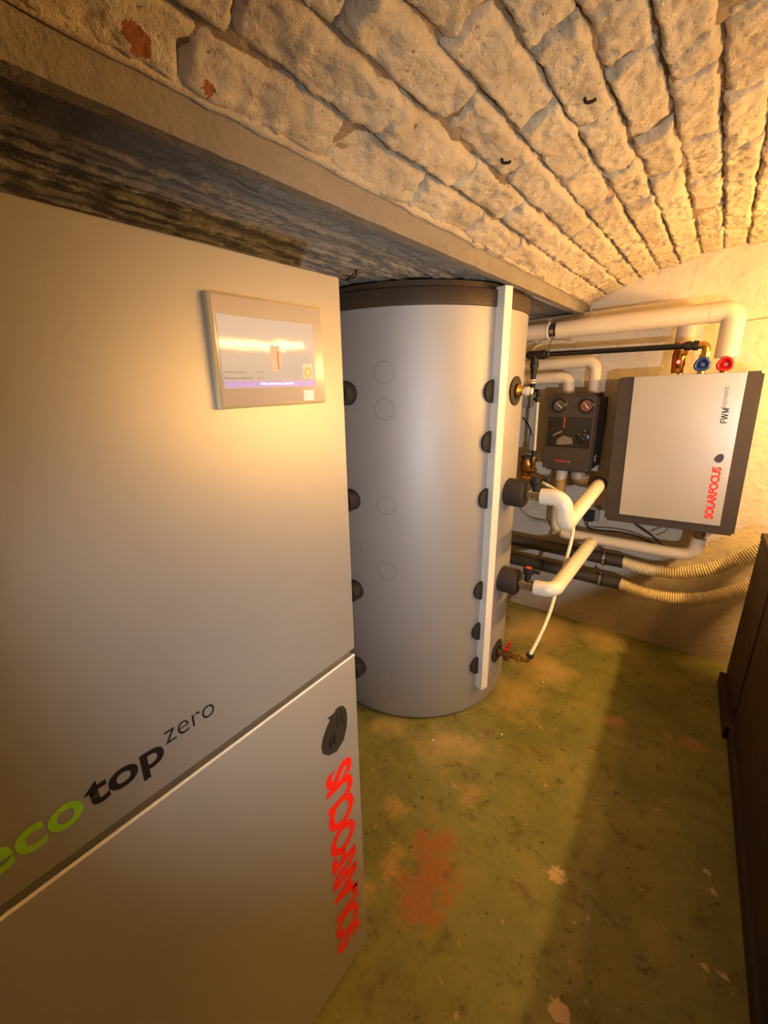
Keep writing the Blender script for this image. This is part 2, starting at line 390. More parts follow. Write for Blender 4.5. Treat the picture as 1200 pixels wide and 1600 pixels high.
# edge beam of the vault, soffit of the niche, slab above
def beam_bm():
    bm = bmesh.new(); n = 120; prof = [(-.688, 1.944), (-.688, 2.006), (-.70, 2.03), (-.718, 2.03), (-.718, 1.944)]; rings = []
    for i in range(n+1):
        y = lerp(YF, YW, i/n)
        rings.append([bm.verts.new((x+.0016*fb((y, q, 0), 12), y, z+.0022*fb((y, q+7, 0), 14))) for q, (x, z) in enumerate(prof)])
    for a, b in zip(rings, rings[1:]):
        for q in range(5): bm.faces.new((a[q], a[(q+1) % 5], b[(q+1) % 5], b[q]))
    return bm
struct(link('beam', beam_bm(), M['concrete']), 'grey concrete edge beam carrying the brick vault')
def fil():
    n = 160; pth = []; rad = []
    for i in range(n+1):
        y = lerp(YF, YW, i/n); pth.append((-.683+.002*fb((y, 0, 3), 9), y, 2.009+.003*fb((y, 5, 0), 12))); rad.append(.011+.006*fb((y, 1, 1), 15, 3))
    return Tube(pth, rad, 8)
struct(link('trim_1', fil(), M['brick'], smooth=True), 'ragged plaster fillet between beam and vault')
struct(link('beam', Box(.66, .80, YF, YW, 1.98, 2.04), M['concrete']), 'concrete edge beam on the side wall')
def soff(u, v):
    x, y = lerp(XL, -.712, u), lerp(YF, YW, v)
    rid = .8*fb((x*22, y*1.6, 0), 1, 3)+.7*fb((x*60, y*5, 3), 1, 4)+.5*fb((x, y, 8), 26, 3)
    amp = .010 if y < 2.0 else .010*max(.1, (2.4-y)/.4)
    lip = .012*math.exp(-((x+.735)/.012)**2)
    return (x, y, 1.971-amp*max(-.6, rid)*.9+lip+.003*fb((x, y, 2), 30, 3))
struct(link('ceiling', grid(240, 420, soff), M['soffit'], smooth=True), 'board-marked concrete soffit over the niche')
struct(link('ceiling', Box(XL, -.72, YF, YW, 2.0, 2.3), M['concrete']), 'concrete slab above the niche soffit')

# ------------------------------------------------------------------ tube lamp on the side wall (lights the cellar)
def tube_lamp(y0, y1, z, strength, label):
    t = thing('tube_lamp', label, 'lamp', (.75, (y0+y1)/2, z))
    link('fixture', Box(.765, .80, y0-.04, y1+.04, z-.025, z+.025, .006), M['white'], t)
    link('tube', Tube([(.745, y0, z), (.745, y1, z)], .013, 12), emit('warm_tube', TUBE_COL+(1,), strength), t)
    for yy in (y0-.015, y1+.015): link('end_cap', Box(.727, .772, yy-.015, yy+.015, z-.018, z+.018, .004), M['white'], t)
tube_lamp(1.82, 2.66, 1.68, TUBE_STRENGTH, 'bright warm tube lamp on the side wall next to the back wall')
tube_lamp(.92, 1.70, 1.79, DIM_TUBE_STRENGTH, 'dim warm tube lamp on the side wall opposite the boiler display')

# ------------------------------------------------------------------ boiler
XB = -.572; BY0, BY1 = -.12, .622
t = thing('pellet_boiler', 'tall silver boiler cabinet with touch display and red lettering', 'boiler', (-.9, .25, 0))
link('casing', Box(-1.25, XB-.034, BY0+.004, BY1-.004, .0, 1.772, .006), M['boiler'], t)
up_ = link('upper_door', Box(XB-.032, XB, BY0, BY1, 1.018, 1.778, .003, 2), M['boiler'], t, smooth=True, angle=40)
lo_ = link('lower_panel', Box(XB-.040, XB, BY0, BY1, .012, 1.001, .003, 2), M['boiler'], t, smooth=True, angle=40)
tag(link('edge_highlight', Tube([(XB-.0025, BY0+.002, 1.0005), (XB-.0025, BY1-.002, 1.0005)], .0030, 10), mat('painted_highlight', srgb(240, 238, 232), .3, .2, .01), lo_, smooth=True, angle=50), 'pale strip painted as the edge highlight')  # pale strip stands in for the highlight along the panel's top edge
X, Y_, Z = Vector((1, 0, 0)), Vector((0, 1, 0)), Vector((0, 0, 1))
e = text('lettering', 'eco', (XB, -.016, 1.0625), Y_, Z, .105, .036, M['greenink'], up_, bold=.022); tag(e, 'bold green letters')
e = text('lettering', 'top', (XB, .0925, 1.052), Y_, Z, .102, .052, M['blackink'], up_, bold=.022); tag(e, 'bold black letters')
e = text('lettering', 'zero', (XB, .199, 1.0875), Y_, Z, .080, .022, M['blackink'], up_, bold=-.012); tag(e, 'thin black letters')
e = text('lettering', 'SOLARFOCUS', (XB, .593, .112), Z, -Y_, .628, .088, M['redink'], lo_, bold=.038, spacing=.93); tag(e, 'red letters running up the panel')
LOGO = [(.523, .8935), (.5455, .8925), (.5515, .8985), (.561, .8985), (.574, .892), (.583, .876), (.586, .853), (.5825, .825), (.570, .796), (.546, .783), (.520, .793), (.503, .812), (.500, .830), (.506, .852), (.518, .870), (.5315, .884)]
lg = link('emblem', Prism([(XB+.0006, y, z) for y, z in LOGO], (-.0006, 0, 0)), M['greyink'], lo_); tag(lg, 'dark leaf-shaped emblem')
def drop(cy, cz, w_, h_, n=18):
    out = []
    for i in range(n):
        a = 2*PI*i/n; k = .5*(1+math.sin(a)); out.append((cy+w_*math.cos(a)*(1-.75*k), cz+h_*math.sin(a)))
    return out
for cy, cz, w_, h_ in ((.528, .822, .007, .016), (.540, .826, .007, .018), (.553, .862, .003, .020), (.568, .862, .003, .018)):
    link('flame_mark', Prism([(XB+.0009, y, z) for y, z in drop(cy, cz, w_, h_)], (-.0004, 0, 0)), M['blackink'], lg)
# display
DX = XB+.009
M['bezel'] = mat('bezel_glass', srgb(186, 168, 146), .15, 0, .02, 5)
dsp = link('display', Box(XB-.001, DX, .352, .564, 1.566, 1.7205, .003, 2), mat('display_rim', srgb(226, 208, 160), .3, .5, .02), t, smooth=True, angle=40)
link('bezel', Box(DX-.001, DX+.0008, .357, .560, 1.5705, 1.7165, 0), M['bezel'], dsp)
def screen_mat():
    m, nt, b = newmat('lit_screen'); P = world_pos(nt)
    b.inputs['Base Color'].default_value = srgb(150, 142, 134); b.inputs['Roughness'].default_value = .06
    b.inputs['Emission Color'].default_value = (1.0, .84, .66, 1); b.inputs['Emission Strength'].default_value = .22
    n = tex_noise(nt, 14, 1, .4, P); add_bump(nt, b, n.outputs[0], .16, .004); return m
scr = link('screen', Box(DX, DX+.0014, .3615, .5400, 1.5945, 1.6925), screen_mat(), dsp)
sx = DX+.0015
link('status_bar', Box(sx, sx+.0003, .3630, .5375, 1.5955, 1.6040), emit('status_blue_lit', srgb(160, 140, 190), .42), dsp)
M['scr_ink'] = mat('screen_ink', srgb(112, 96, 84), .3); M['scr_white'] = emit('screen_white', (1, .95, .95, 1), .9)
M['scr_orange'] = mat('screen_orange', srgb(226, 150, 60), .3)
text('status_text', 'Keine Anforderung, Standlauf', (sx+.0004, .424, 1.5975), Y_, Z, .066, .0048, M['scr_white'], dsp)
text('status_text', 'Kesseltemperatur', (sx, .3635, 1.6145), Y_, Z, .038, .0042, M['scr_ink'], dsp)
text('status_text', '70 \u00b0C', (sx, .419, 1.6150), Y_, Z, .012, .0034, M['scr_ink'], dsp)
text('status_text', 'Restsauerstoffgehalt', (sx, .3635, 1.6060), Y_, Z, .047, .0045, M['scr_ink'], dsp)
text('status_text', '9.5 %', (sx, .419, 1.6065), Y_, Z, .012, .0034, M['scr_ink'], dsp)
link('icon', Box(sx, sx+.0002, .5120, .5330, 1.6075, 1.6310), mat('icon_tile', srgb(222, 190, 168), .3), dsp)
def ring(cx, cy, cz, r0, r1, n=28):
    bm = bmesh.new(); a = [bm.verts.new((cx, cy+r0*math.cos(2*PI*i/n), cz+r0*math.sin(2*PI*i/n))) for i in range(n)]
    b = [bm.verts.new((cx, cy+r1*math.cos(2*PI*i/n), cz+r1*math.sin(2*PI*i/n))) for i in range(n)]
    for i in range(n): bm.faces.new((a[i], a[(i+1) % n], b[(i+1) % n], b[i]))
    return bm
link('icon_ring', ring(sx+.0004, .5225, 1.6175, .0045, .0080), M['scr_orange'], dsp)
link('icon', Box(sx, sx+.0002, .4480, .4660, 1.6190, 1.6560), mat('icon_boiler', srgb(206, 178, 158), .3), dsp)
link('icon', Box(sx+.0003, sx+.0005, .4600, .4630, 1.6210, 1.6480), mat('icon_red', srgb(186, 96, 80), .3), dsp)
link('power_button', Box(DX, DX+.0016, .5105, .5345, 1.5715, 1.5890, .0006, 1), M['white'], dsp)

# ------------------------------------------------------------------ buffer tank
TC = Vector((-1.225, 1.868, 0)); TR = .512
t = thing('buffer_tank', 'large silver cylindrical buffer tank with black lid and port covers', 'tank', TC)
body = link('jacket', Rev(TC+Z*.0, Z, [(.0, TR-.012), (.006, TR-.003), (.015, TR), (1.875, TR)], 128), M['tankfoil'], t, smooth=True, angle=50)
link('lid', Rev(TC+Z*1.868, Z, [(0, TR+.001), (.003, TR+.005), (.056, TR+.005), (.062, TR+.001), (.063, TR-.018), (.088, TR-.022), (.0885, .3)], 128), M['lid'], t, smooth=True, angle=40)
def tk(a, r, z): a = math.radians(a); return Vector((TC.x+math.cos(a)*r, TC.y+math.sin(a)*r, z))
def rad_dir(a): a = math.radians(a); return Vector((math.cos(a), math.sin(a), 0))
# closing strip: white rectangular profile
a0 = -20.; rd = rad_dir(a0); tg = Vector((-rd.y, rd.x, 0))
base = tk(-20.2, .553, 0)
pts = [base, base-rd*.048, base-rd*.048+tg*.042, base+tg*.042]
bm = Prism([p+Z*.128 for p in pts], (0, 0, 1.938-.128)); bmesh.ops.bevel(bm, geom=bm.edges[:], offset=.0015, segments=1, affect='EDGES')
tag(link('closing_strip', bm, M['whitepost'], t), 'white vertical strip')
for z in (1.556, 1.352, 1.107, .664, .447, .254):
    link('port_cover', Rev(tk(-20.0, TR-.004, z), rad_dir(-20.0), [(0, .046), (.014, .046), (.017, .042)], 28), M['foam'], t, smooth=True, angle=40)
for z in (1.556, 1.104, .664, .240):
    link('port_cover', Rev(tk(-90, TR-.006, z), rad_dir(-90), [(0, .047), (.052, .047), (.060, .041)], 32), M['foam'], t, smooth=True, angle=35)
for z in (1.104, .662):
    pc = link('port_cover', Rev(tk(0, TR-.012, z), X, [(0, .064), (.085, .064), (.094, .058)], 36), M['foam'], t, smooth=True, angle=35)
for z in (1.553, .247):
    pc = link('port_rosette', Rev(tk(0, TR-.006, z), X, [(0, .062), (.010, .062), (.013, .056), (.013, .032), (.006, .026)], 36), M['foam'], t, smooth=True, angle=35)
def surf_ring(a, z, r):
    pts = []
    for i in range(41):
        q = 2*PI*i/40; pts.append(tk(a+math.degrees(r*math.cos(q)/TR), TR+.0002, z+r*math.sin(q)))
    return Tube(pts, .0009, 5)
for a, z in ((-71, 1.635), (-71, 1.494), (-70.8, 1.097), (-90, .876), (-71, .789), (-73.5, .226), (-73.5, .128)):
    link('cutout_mark', surf_ring(a, z, .041), mat('scored_mark', srgb(112, 108, 104), .5), t)

# ------------------------------------------------------------------ connections on the tank
def nut(bm, p, d, l, r): return rev(bm, p, d, [(0, r*.92), (l*.1, r), (l*.9, r), (l, r*.92)], 6)
# heating pipe, upper: tank -> elbow down -> back to the pump group
def ball_valve(z, label, capmat):
    v = thing('ball_valve', label, 'valve', (-.60, 1.868, z))
    link('nipple', Rev((-.626, 1.868, z), X, [(0, .020), (.012, .020), (.014, .024), (.030, .024), (.032, .020), (.042, .020), (.044, .025), (.066, .025), (.068, .019), (.075, .019)], 24), M['steel'], v, smooth=True, angle=30)
    h = link('handle', Rev((-.590, 1.874, z+.02), Z, [(0, .014), (.03, .016), (.036, .024), (.062, .024), (.066, .018)], 20), M['black'], v, smooth=True, angle=35)
    link('lever', Box(-.582, -.535, 1.866, 1.882, z+.066, z+.080, .003), M['black'], h)
    link('handle_cap', Rev((-.590, 1.874, z+.084), Z, [(0, .014), (.004, .014)], 16), capmat, h)
    return v
ball_valve(1.105, 'steel ball valve with black handle on the upper insulated tank port', M['copper'])
ball_valve(.662, 'steel ball valve with orange-capped handle on the lower insulated tank port', mat('orange_cap', srgb(214, 84, 40), .4))
pth = fillet([(-.560, 1.868, 1.104), (-.462, 1.868, 1.108), (-.452, 1.872, .985), (-.470, 2.60, 1.02)], [.052, .05], 9)
t = thing('insulated_pipe', 'white jacketed pipe bending down from the upper tank port to the pump group', 'pipe', (-.50, 2.2, 1.05))
def cut_at(path, ymax): return [p for p in path if p.y <= ymax]
link('jacket', Tube(pth, .036, 24), M['insulw'], t, smooth=True, angle=50)
link('jacket', Tube(fillet([(-.470, 2.585, 1.018), (-.471, 2.665, 1.02), (-.600, 2.672, 1.022), (-.600, 2.675, 1.079)], [.03, .05], 8), .037, 24), M['darkpipe'], t, smooth=True, angle=50)
link('jacket', Tube(fillet([(-.53, 2.668, 1.022), (-.600, 2.672, 1.022), (-.600, 2.675, 1.080)], [.045], 8), .039, 24), M['boxgrey'], t, smooth=True, angle=50)
t = thing('insulated_pipe', 'white jacketed pipe from the lower tank port to the pipe along the wall', 'pipe', (-.50, 2.2, .67))
link('jacket', Tube(fillet([(-.550, 1.868, .661), (-.466, 1.868, .670), (-.480, 2.655, .650)], [.055], 10), .035, 24), M['insulw'], t, smooth=True, angle=50)
# pipe along the wall from the pump group to the module
t = thing('insulated_pipe', 'grey jacketed pipe running low along the wall under the wall module', 'pipe', (-.3, 2.68, .66))
link('jacket', Tube(fillet([(-.700, 2.70, 1.080), (-.700, 2.69, .668), (-.10, 2.68, .676), (.02, 2.68, .683), (.03, 2.68, .785)], [.075, .05, .055], 9), .033, 24), M['insul'], t, smooth=True, angle=50)
link('union', Rev((.03, 2.68, .78), Z, [(0, .018), (.015, .018), (.018, .026), (.04, .026), (.043, .018), (.066, .018)], 20), M['bronze'], t, smooth=True, angle=30)
# drain valve
t = thing('drain_valve', 'small brass drain valve with red lever at the foot of the tank', 'valve', (-.66, 1.868, .247))
link('body', rev(rev(nut(bmesh.new(), (-.706, 1.868, .247), X, .022, .022), (-.684, 1.868, .247), X, [(0, .013), (.016, .013), (.018, .020), (.040, .020), (.042, .013), (.06, .013)], 18), (-.655, 1.868, .245), -Y_, [(0, .014), (.022, .014), (.024, .018), (.03, .018), (.031, .010)], 16), M['bronze'], t, smooth=True, angle=30)
link('union', nut(Rev((-.626, 1.868, .248), X, [(0, .011), (.05, .011)], 14), (-.612, 1.868, .248), X, .02, .018), M['brass'], t)
link('lever', Box(-.672, -.652, 1.855, 1.880, .272, .284, .003), M['red'], t)
link('lever', Prism([(-.668, 1.862, .284), (-.652, 1.862, .284), (-.640, 1.862, .322), (-.650, 1.862, .324)], (0, .012, 0)), M['red'], t)
link('elbow', Tube(fillet([(-.580, 1.868, .249), (-.548, 1.868, .252), (-.545, 1.872, .285)], .02, 6), .010, 14), M['brass'], t, smooth=True)
link('seal_ring', Rev((-.545, 1.872, .280), (.25, .12, 1), [(0, .019), (.012, .019)], 18), M['black'], t)
# upper port fitting
t = thing('port_fitting', 'brass fitting with cream adapter on the topmost tank port', 'fitting', (-.68, 1.868, 1.553))
link('flange', Rev((-.702, 1.868, 1.553), X, [(0, .030), (.006, .031), (.010, .026), (.018, .018), (.022, .013)], 24), M['brass'], t, smooth=True, angle=30)
link('sleeve', Rev((-.684, 1.868, 1.553), X, [(0, .013), (.012, .013), (.014, .018), (.03, .018), (.032, .014), (.045, .014)], 20), M['insul'], t, smooth=True, angle=30)

# ------------------------------------------------------------------ pipes under the vault
def clamp(parent, p, d, r, wd=.02, m=None):
    link('pipe_clamp', Rev(Vector(p)-Vector(d).normalized()*wd/2, d, [(0, r), (0.0005, r+.006), (wd-.0005, r+.006), (wd, r)], 28), m or M['steel'], parent, smooth=True, angle=30)
t = thing('insulated_pipe', 'thick cream jacketed pipe dropping to the red valve, in front of its twin', 'pipe', (-.4, 2.62, 1.87))
z0 = 1.859
link('jacket', Tube([(-1.05, 2.62, z0-.004), (-.832, 2.62, z0)], .043, 28), M['insul'], t, smooth=True, angle=50)
link('collar', Rev((-.834, 2.62, z0), X, [(0, .043), (.001, .046), (.008, .046), (.009, .02)], 28), M['white'], t, smooth=True, angle=30)
link('joint', Tube([(-.84, 2.62, z0), (-.775, 2.62, z0+.001)], .030, 24), M['black'], t, smooth=True, angle=40)
clamp(t, (-.808, 2.62, z0), X, .031, .022)
link('jacket', Tube([(-.785, 2.62, z0), (-.105, 2.62, z0+.021)], .045, 28), M['insul'], t, smooth=True, angle=50)
link('jacket', Tube(fillet([(-.105, 2.62, z0+.021), (-.014, 2.62, z0+.022), (-.013, 2.62, 1.682)], .055, 10), .0462, 28), M['insul'], t, smooth=True, angle=50)
t = thing('insulated_pipe', 'cream jacketed pipe close to the wall, behind the thick one', 'pipe', (-.5, 2.78, 1.92))
link('jacket', Tube(fillet([(-1.05, 2.78, 1.904), (-.196, 2.78, 1.932), (-.196, 2.76, 1.76)], .055, 10), .041, 28), M['insul'], t, smooth=True, angle=50)
t = thing('insulated_pipe', 'cream jacketed pipe bending down into the pump group beside its gauge with red dial', 'pipe', (-.7, 2.74, 1.6))
link('jacket', Tube(fillet([(-1.05, 2.74, 1.678), (-.592, 2.74, 1.692), (-.584, 2.74, 1.520)], .05, 10), .031, 24), M['insul'], t, smooth=True, angle=50)
t = thing('insulated_pipe', 'cream jacketed pipe bending down into the pump group above its grey dial', 'pipe', (-.8, 2.74, 1.58))
link('jacket', Tube(fillet([(-1.05, 2.74, 1.598), (-.728, 2.74, 1.607), (-.722, 2.74, 1.520)], .055, 10), .033, 24), M['insul'], t, smooth=True, angle=50)
link('collar', Rev((-.80, 2.74, 1.605), X, [(0, .033), (.001, .0342), (.02, .0342), (.021, .033)], 24), M['insul'], t, smooth=True, angle=30)
# black cold water pipe
t = thing('water_pipe', 'thin black water pipe running straight below the thick cream pipes', 'pipe', (-.5, 2.58, 1.735))
link('pipe', Tube([(-.93, 2.56, 1.732), (-.135, 2.58, 1.739)], .0135, 16), M['blackgloss'], t, smooth=True, angle=50)
link('coupling', Rev((-.180, 2.579, 1.739), X, [(0, .017), (.012, .021), (.026, .021), (.028, .018), (.034, .018), (.036, .022), (.056, .022), (.058, .015)], 20), M['black'], t, smooth=True, angle=30)
link('tee', rev(Rev((-.915, 2.56, 1.732), X, [(0, .022), (.075, .022), (.077, .026), (.094, .026), (.096, .019), (.115, .019)], 20), (-.877, 2.56, 1.738), -Z, [(0, .022), (.045, .021), (.05, .024), (.07, .024), (.085, .019), (.135, .014), (.15, .014)], 20), M['black'], t, smooth=True, angle=30)
for dz in (1.592, 1.578): link('marking_ring', Rev((-.877, 2.56, dz), Z, [(0, .0150), (.007, .0150)], 16), M['white'], t)
link('elbow', rev(Tube(fillet([(-.877, 2.56, 1.585), (-.877, 2.56, 1.532), (-.852, 2.555, 1.528)], .02, 6), .0145, 14), (-.877, 2.56, 1.548), -Z, [(0, .016), (.016, .019), (.028, .012)], 14), M['black'], t, smooth=True)
clamp(t, (-.805, 2.563, 1.733), X, .0135, .02)
link('hanger_rod', Tube([(-.806, 2.605, z0-.03), (-.806, 2.563, 1.75)], .0035, 8), M['steel'], t)
link('brass_elbow', Tube(fillet([(-.128, 2.58, 1.739), (-.093, 2.58, 1.740), (-.092, 2.58, 1.690)], .026, 8), .0165, 18), M['brass'], t, smooth=True, angle=50)
link('brass_nut', nut(bmesh.new(), (-.092, 2.58, 1.712), -Z, .026, .019), M['brass'], t)
# thin sight tube with its ends
t = thing('sight_tube', 'thin milky tube with black end nuts beside the pump group', 'tube', (-.84, 2.55, 1.35))
link('tube', Tube([(-.838, 2.55, 1.50), (-.832, 2.55, 1.185)], .0095, 14), M['clear'], t, smooth=True, angle=50)
link('end_nut', Rev((-.8375, 2.55, 1.51), -Z, [(0, .012), (.006, .016), (.034, .016), (.036, .012)], 16), M['black'], t, smooth=True, angle=30)
link('end_nut', Rev((-.832, 2.55, 1.195), -Z, [(0, .012), (.004, .015), (.034, .015), (.036, .012)], 16), M['black'], t, smooth=True, angle=30)
link('elbow', Tube(fillet([(-.852, 2.555, 1.532), (-.838, 2.55, 1.535), (-.838, 2.55, 1.505)], .014, 6), .0135, 14), M['black'], t, smooth=True)
link('end_ring', Rev((-.852, 2.553, 1.526), (1, -.4, .2), [(0, .010), (.012, .010)], 12), M['white'], t)
# filling valve, bronze
t = thing('filling_valve', 'aged bronze filling valve with knurled black cap beside the tank', 'valve', (-.87, 2.55, 1.08))
link('body', rev(rev(bmesh.new(), (-.875, 2.55, 1.062), Z, [(0, .022), (.012, .034), (.040, .036), (.056, .034), (.068, .026), (.080, .026)], 20), (-.90, 2.55, 1.075), X, [(0, .02), (.05, .022), (.09, .016)], 16), M['bronze'], t, smooth=True, angle=40)
link('cap', Rev((-.875, 2.55, 1.140), Z, [(0, .028), (.004, .031), (.016, .031), (.02, .027)], 14), M['black'], t)
link('neck', rev(Rev((-.832, 2.55, 1.162), -Z, [(0, .013), (.03, .015), (.07, .015), (.10, .010)], 14), (-.832, 2.545, 1.135), (1, -.3, .2), [(0, .006), (.03, .006), (.031, .010), (.04, .010)], 10), M['bronze'], t, smooth=True, angle=40)
link('outlet', rev(Rev((-.895, 2.545, 1.025), X, [(0, .024), (.022, .026), (.024, .020), (.036, .020), (.038, .024), (.055, .024), (.057, .013), (.08, .012)], 16), (-.875, 2.55, 1.03), Z, [(0, .015), (.04, .015)], 12), M['brass'], t, smooth=True, angle=30)
link('base', Box(-.935, -.83, 2.53, 2.60, .965, 1.000, .004), M['black'], t)
# thin white hose to the drain
hp = [(-.835, 2.545, 1.025), (-.80, 2.53, 1.022), (-.735, 2.50, 1.012), (-.655, 2.47, .985), (-.575, 2.43, .925), (-.535, 2.40, .85), (-.525, 2.36, .75), (-.53, 2.29, .62), (-.535, 2.20, .50), (-.53, 2.08, .41), (-.535, 1.96, .34), (-.545, 1.875, .287)]
t = thing('fill_hose', 'thin white hose looping from the filling valve down to the drain valve', 'hose', (-.53, 2.2, .6))
link('tube', Tube(spline(hp, 8), .0092, 12), M['whitehose'], t, smooth=True)
link('end_sleeve', Rev((-.843, 2.547, 1.026), (1, -.15, 0), [(0, .012), (.03, .012), (.032, .0095)], 14), M['whitehose'], t, smooth=True, angle=30)

# ------------------------------------------------------------------ pump group
t = thing('pump_group', 'dark brown pump group box with two round gauges and a black window', 'pump', (-.66, 2.7, 1.3))
gx0, gx1, gz0, gz1, gy = -.797, -.521, 1.079, 1.521, 2.60
bm = Box(gx0, gx1, gy+.004, 2.83, gz0, gz1)
bmesh.ops.bevel(bm, geom=[e for e in bm.edges if abs(e.verts[0].co.y-e.verts[1].co.y) > .1], offset=.025, segments=4, affect='EDGES')
bmesh.ops.bevel(bm, geom=[e for e in bm.edges if all(v.co.y < gy+.01 for v in e.verts)], offset=.008, segments=2, affect='EDGES')
link('casing', bm, M['dark_plastic'], t, smooth=True, angle=30)
wx0, wx1, wz0, wz1 = -.783, -.541, 1.222, 1.391
def plate_with_hole(x0, x1, z0, z1, hx0, hx1, hz0, hz1, y, th):
    bm = bmesh.new()
    for a in ((x0, hx0, z0, z1), (hx1, x1, z0, z1), (hx0, hx1, z0, hz0), (hx0, hx1, hz1, z1)): box(bm, a[0], a[1], y, y+th, a[2], a[3])
    return bm
link('front_cover', plate_with_hole(gx0+.008, gx1-.008, gz0+.014, gz1-.014, wx0, wx1, wz0, wz1, gy-.012, .02), M['dark_plastic'], t)
wn = link('window', Box(wx0, wx1, gy+.0005, gy+.0035, wz0, wz1), M['blackgloss'], t)
link('pump_head', rev(Rev((-.585, gy, 1.283), -Y_, [(0, .036), (.006, .036), (.009, .03)], 28), (-.585, gy-.008, 1.283), -Y_, [(0, .014), (.006, .012)], 16), M['blackgloss'], wn, smooth=True, angle=35)
link('name_plate', Prism([(-.722, gy, 1.232), (-.632, gy, 1.242), (-.640, gy, 1.275), (-.690, gy, 1.288), (-.722, gy, 1.262)], (0, -.004, 0)), mat('grey_plate', srgb(112, 104, 94), .5), wn)
link('lead', Tube(spline([(-.745, gy-.003, 1.285), (-.72, gy-.006, 1.300), (-.70, gy-.003, 1.310)], 6), .003, 8), M['cablegrey'], wn)
link('shaft', Box(-.695, -.687, gy-.004, gy, 1.33, 1.391), M['copper'], wn)
for q, (a, b) in enumerate(((-.605, 1.300), (-.575, 1.318), (-.570, 1.300), (-.578, 1.272))):
    link('lettering_dot', Rev((a, gy-.0095, b), -Y_, [(0, .003), (.001, .003)], 8), M['cablegrey'], wn)
def gauge(cx, cz, dm, ang):
    g = link('gauge', Rev((cx, gy-.011, cz), -Y_, [(0, .046), (.004, .046), (.006, .043), (.006, .040), (-.004, .034)], 36), M['dark_plastic'], t, smooth=True, angle=30)
    link('bezel', Rev((cx, gy-.012, cz-.003), -Y_, [(0, .037), (.006, .037), (.009, .034), (.009, .031), (.004, .030)], 36), M['blackgloss'], g, smooth=True, angle=30)
    link('dial', Rev((cx, gy-.012, cz-.003), -Y_, [(0, .030), (.0055, .030)], 36), dm, g)
    d = Vector((math.cos(ang), 0, math.sin(ang))); c = Vector((cx, gy-.0185, cz-.003)); p = d.cross(Y_)
    link('needle', Prism([c+d*.022+p*.0008, c+d*.022-p*.0008, c-d*.018-p*.0022, c-d*.018+p*.0022], (0, -.0012, 0)), M['white'], g)
    for k in range(8):
        a = PI*(-.25+1.5*k/7); c2 = Vector((cx+.023*math.cos(a), gy-.0178, cz-.003+.023*math.sin(a)))
        link('tick', Rev(c2, -Y_, [(0, .0022), (.0008, .0022)], 6), M['cablegrey'], g)
gauge(-.724, 1.458, M['dial'], math.radians(140)); gauge(-.580, 1.459, M['dialred'], math.radians(130))
rl = text('lettering', 'SOLARFOCUS', (-.715, gy-.0125, 1.136), X, Z, .062, .009, M['redink'], t, bold=.03); tag(rl, 'small red lettering')
link('screw', Rev((-.640, gy-.012, 1.139), -Y_, [(0, .007), (.004, .006)], 12), M['steel'], t)
link('side_clip', Box(gx1-.004, gx1+.004, 2.66, 2.69, 1.14, 1.18, .002), M['boxgrey'], t)

# ------------------------------------------------------------------ wall module
t = thing('wall_module', 'wall-hung module with silver front in a black frame', 'module', (-.137, 2.72, 1.22))
mx0, mx1, mz0, mz1, my = -.424, .147, .846, 1.612, 2.56
bm = Box(mx0, mx1, my, 2.845, mz0, mz1)
bmesh.ops.bevel(bm, geom=[e for e in bm.edges if abs(e.verts[0].co.y-e.verts[1].co.y) > .1], offset=.012, segments=3, affect='EDGES')
bmesh.ops.bevel(bm, geom=[e for e in bm.edges if all(v.co.y < my+.001 for v in e.verts)], offset=.004, segments=2, affect='EDGES')
hood = link('hood', bm, M['dark_plastic'], t, smooth=True, angle=30)
fp = link('front_panel', Box(-.352, .087, my-.004, my+.01, mz0+.045, mz1-.001, .001, 1), M['modface'], t)
def stroke_letters(strokes, origin, u, v, width, height, y_off):
    bm = bmesh.new(); o = Vector(origin); W_ = max(p[0] for st in strokes for p in st)
    for k, st in enumerate(strokes):
        pts = [o+u*(a/W_*width)+v*(b*height)+u.cross(v)*(y_off+k*2e-5) for a, b in st]
        bm.faces.new([bm.verts.new(p) for p in pts])
    return bm
q = .15
FWM = [[(0, 0), (q, 0), (q, 1), (0, 1)], [(q, .85), (.52, .85), (.52, 1), (q, 1)], [(q, .45), (.46, .45), (.46, .60), (q, .60)]]
for a, b in ((.60, .78), (1.02, .78), (1.02, 1.20), (1.44, 1.20)): FWM.append([(b-q/2, 0), (b+q/2, 0), (a+q/2, 1), (a-q/2, 1)] if a < b else [(b-q/2, 0), (b+q/2, 0), (a+q/2, 1), (a-q/2, 1)])
FWM += [[(1.62, 0), (1.62+q, 0), (1.62+q, 1), (1.62, 1)], [(2.30-q, 0), (2.30, 0), (2.30, 1), (2.30-q, 1)], [(1.96-q*.55, .05), (1.96+q*.55, .05), (1.62+q, 1), (1.62, 1)], [(1.96-q*.55, .05), (1.96+q*.55, .05), (2.30, 1), (2.30-q, 1)]]
e = link('lettering', stroke_letters(FWM, (.046, my-.0042, 1.385), Z, -X, .068, .026, .0006), M['blackink'], fp); tag(e, 'bold black letters')
e = text('lettering', 'konvent', (.0325, my-.0042, 1.456), Z, -X, .094, .021, M['greyink'], fp, bold=-.008); tag(e, 'thin black letters')
e = text('lettering', 'SOLARFOCUS', (.056, my-.0042, .922), Z, -X, .258, .036, M['redink'], fp, bold=.035, spacing=.93); tag(e, 'red letters running up the panel')
lg2 = link('emblem', Prism([(.040+(y-.545)*.42, my-.0048, 1.222+(z-.842)*.38) for y, z in LOGO], (0, .0006, 0)), M['greyink'], fp)
t.rotation_euler.y = -math.radians(1.9)

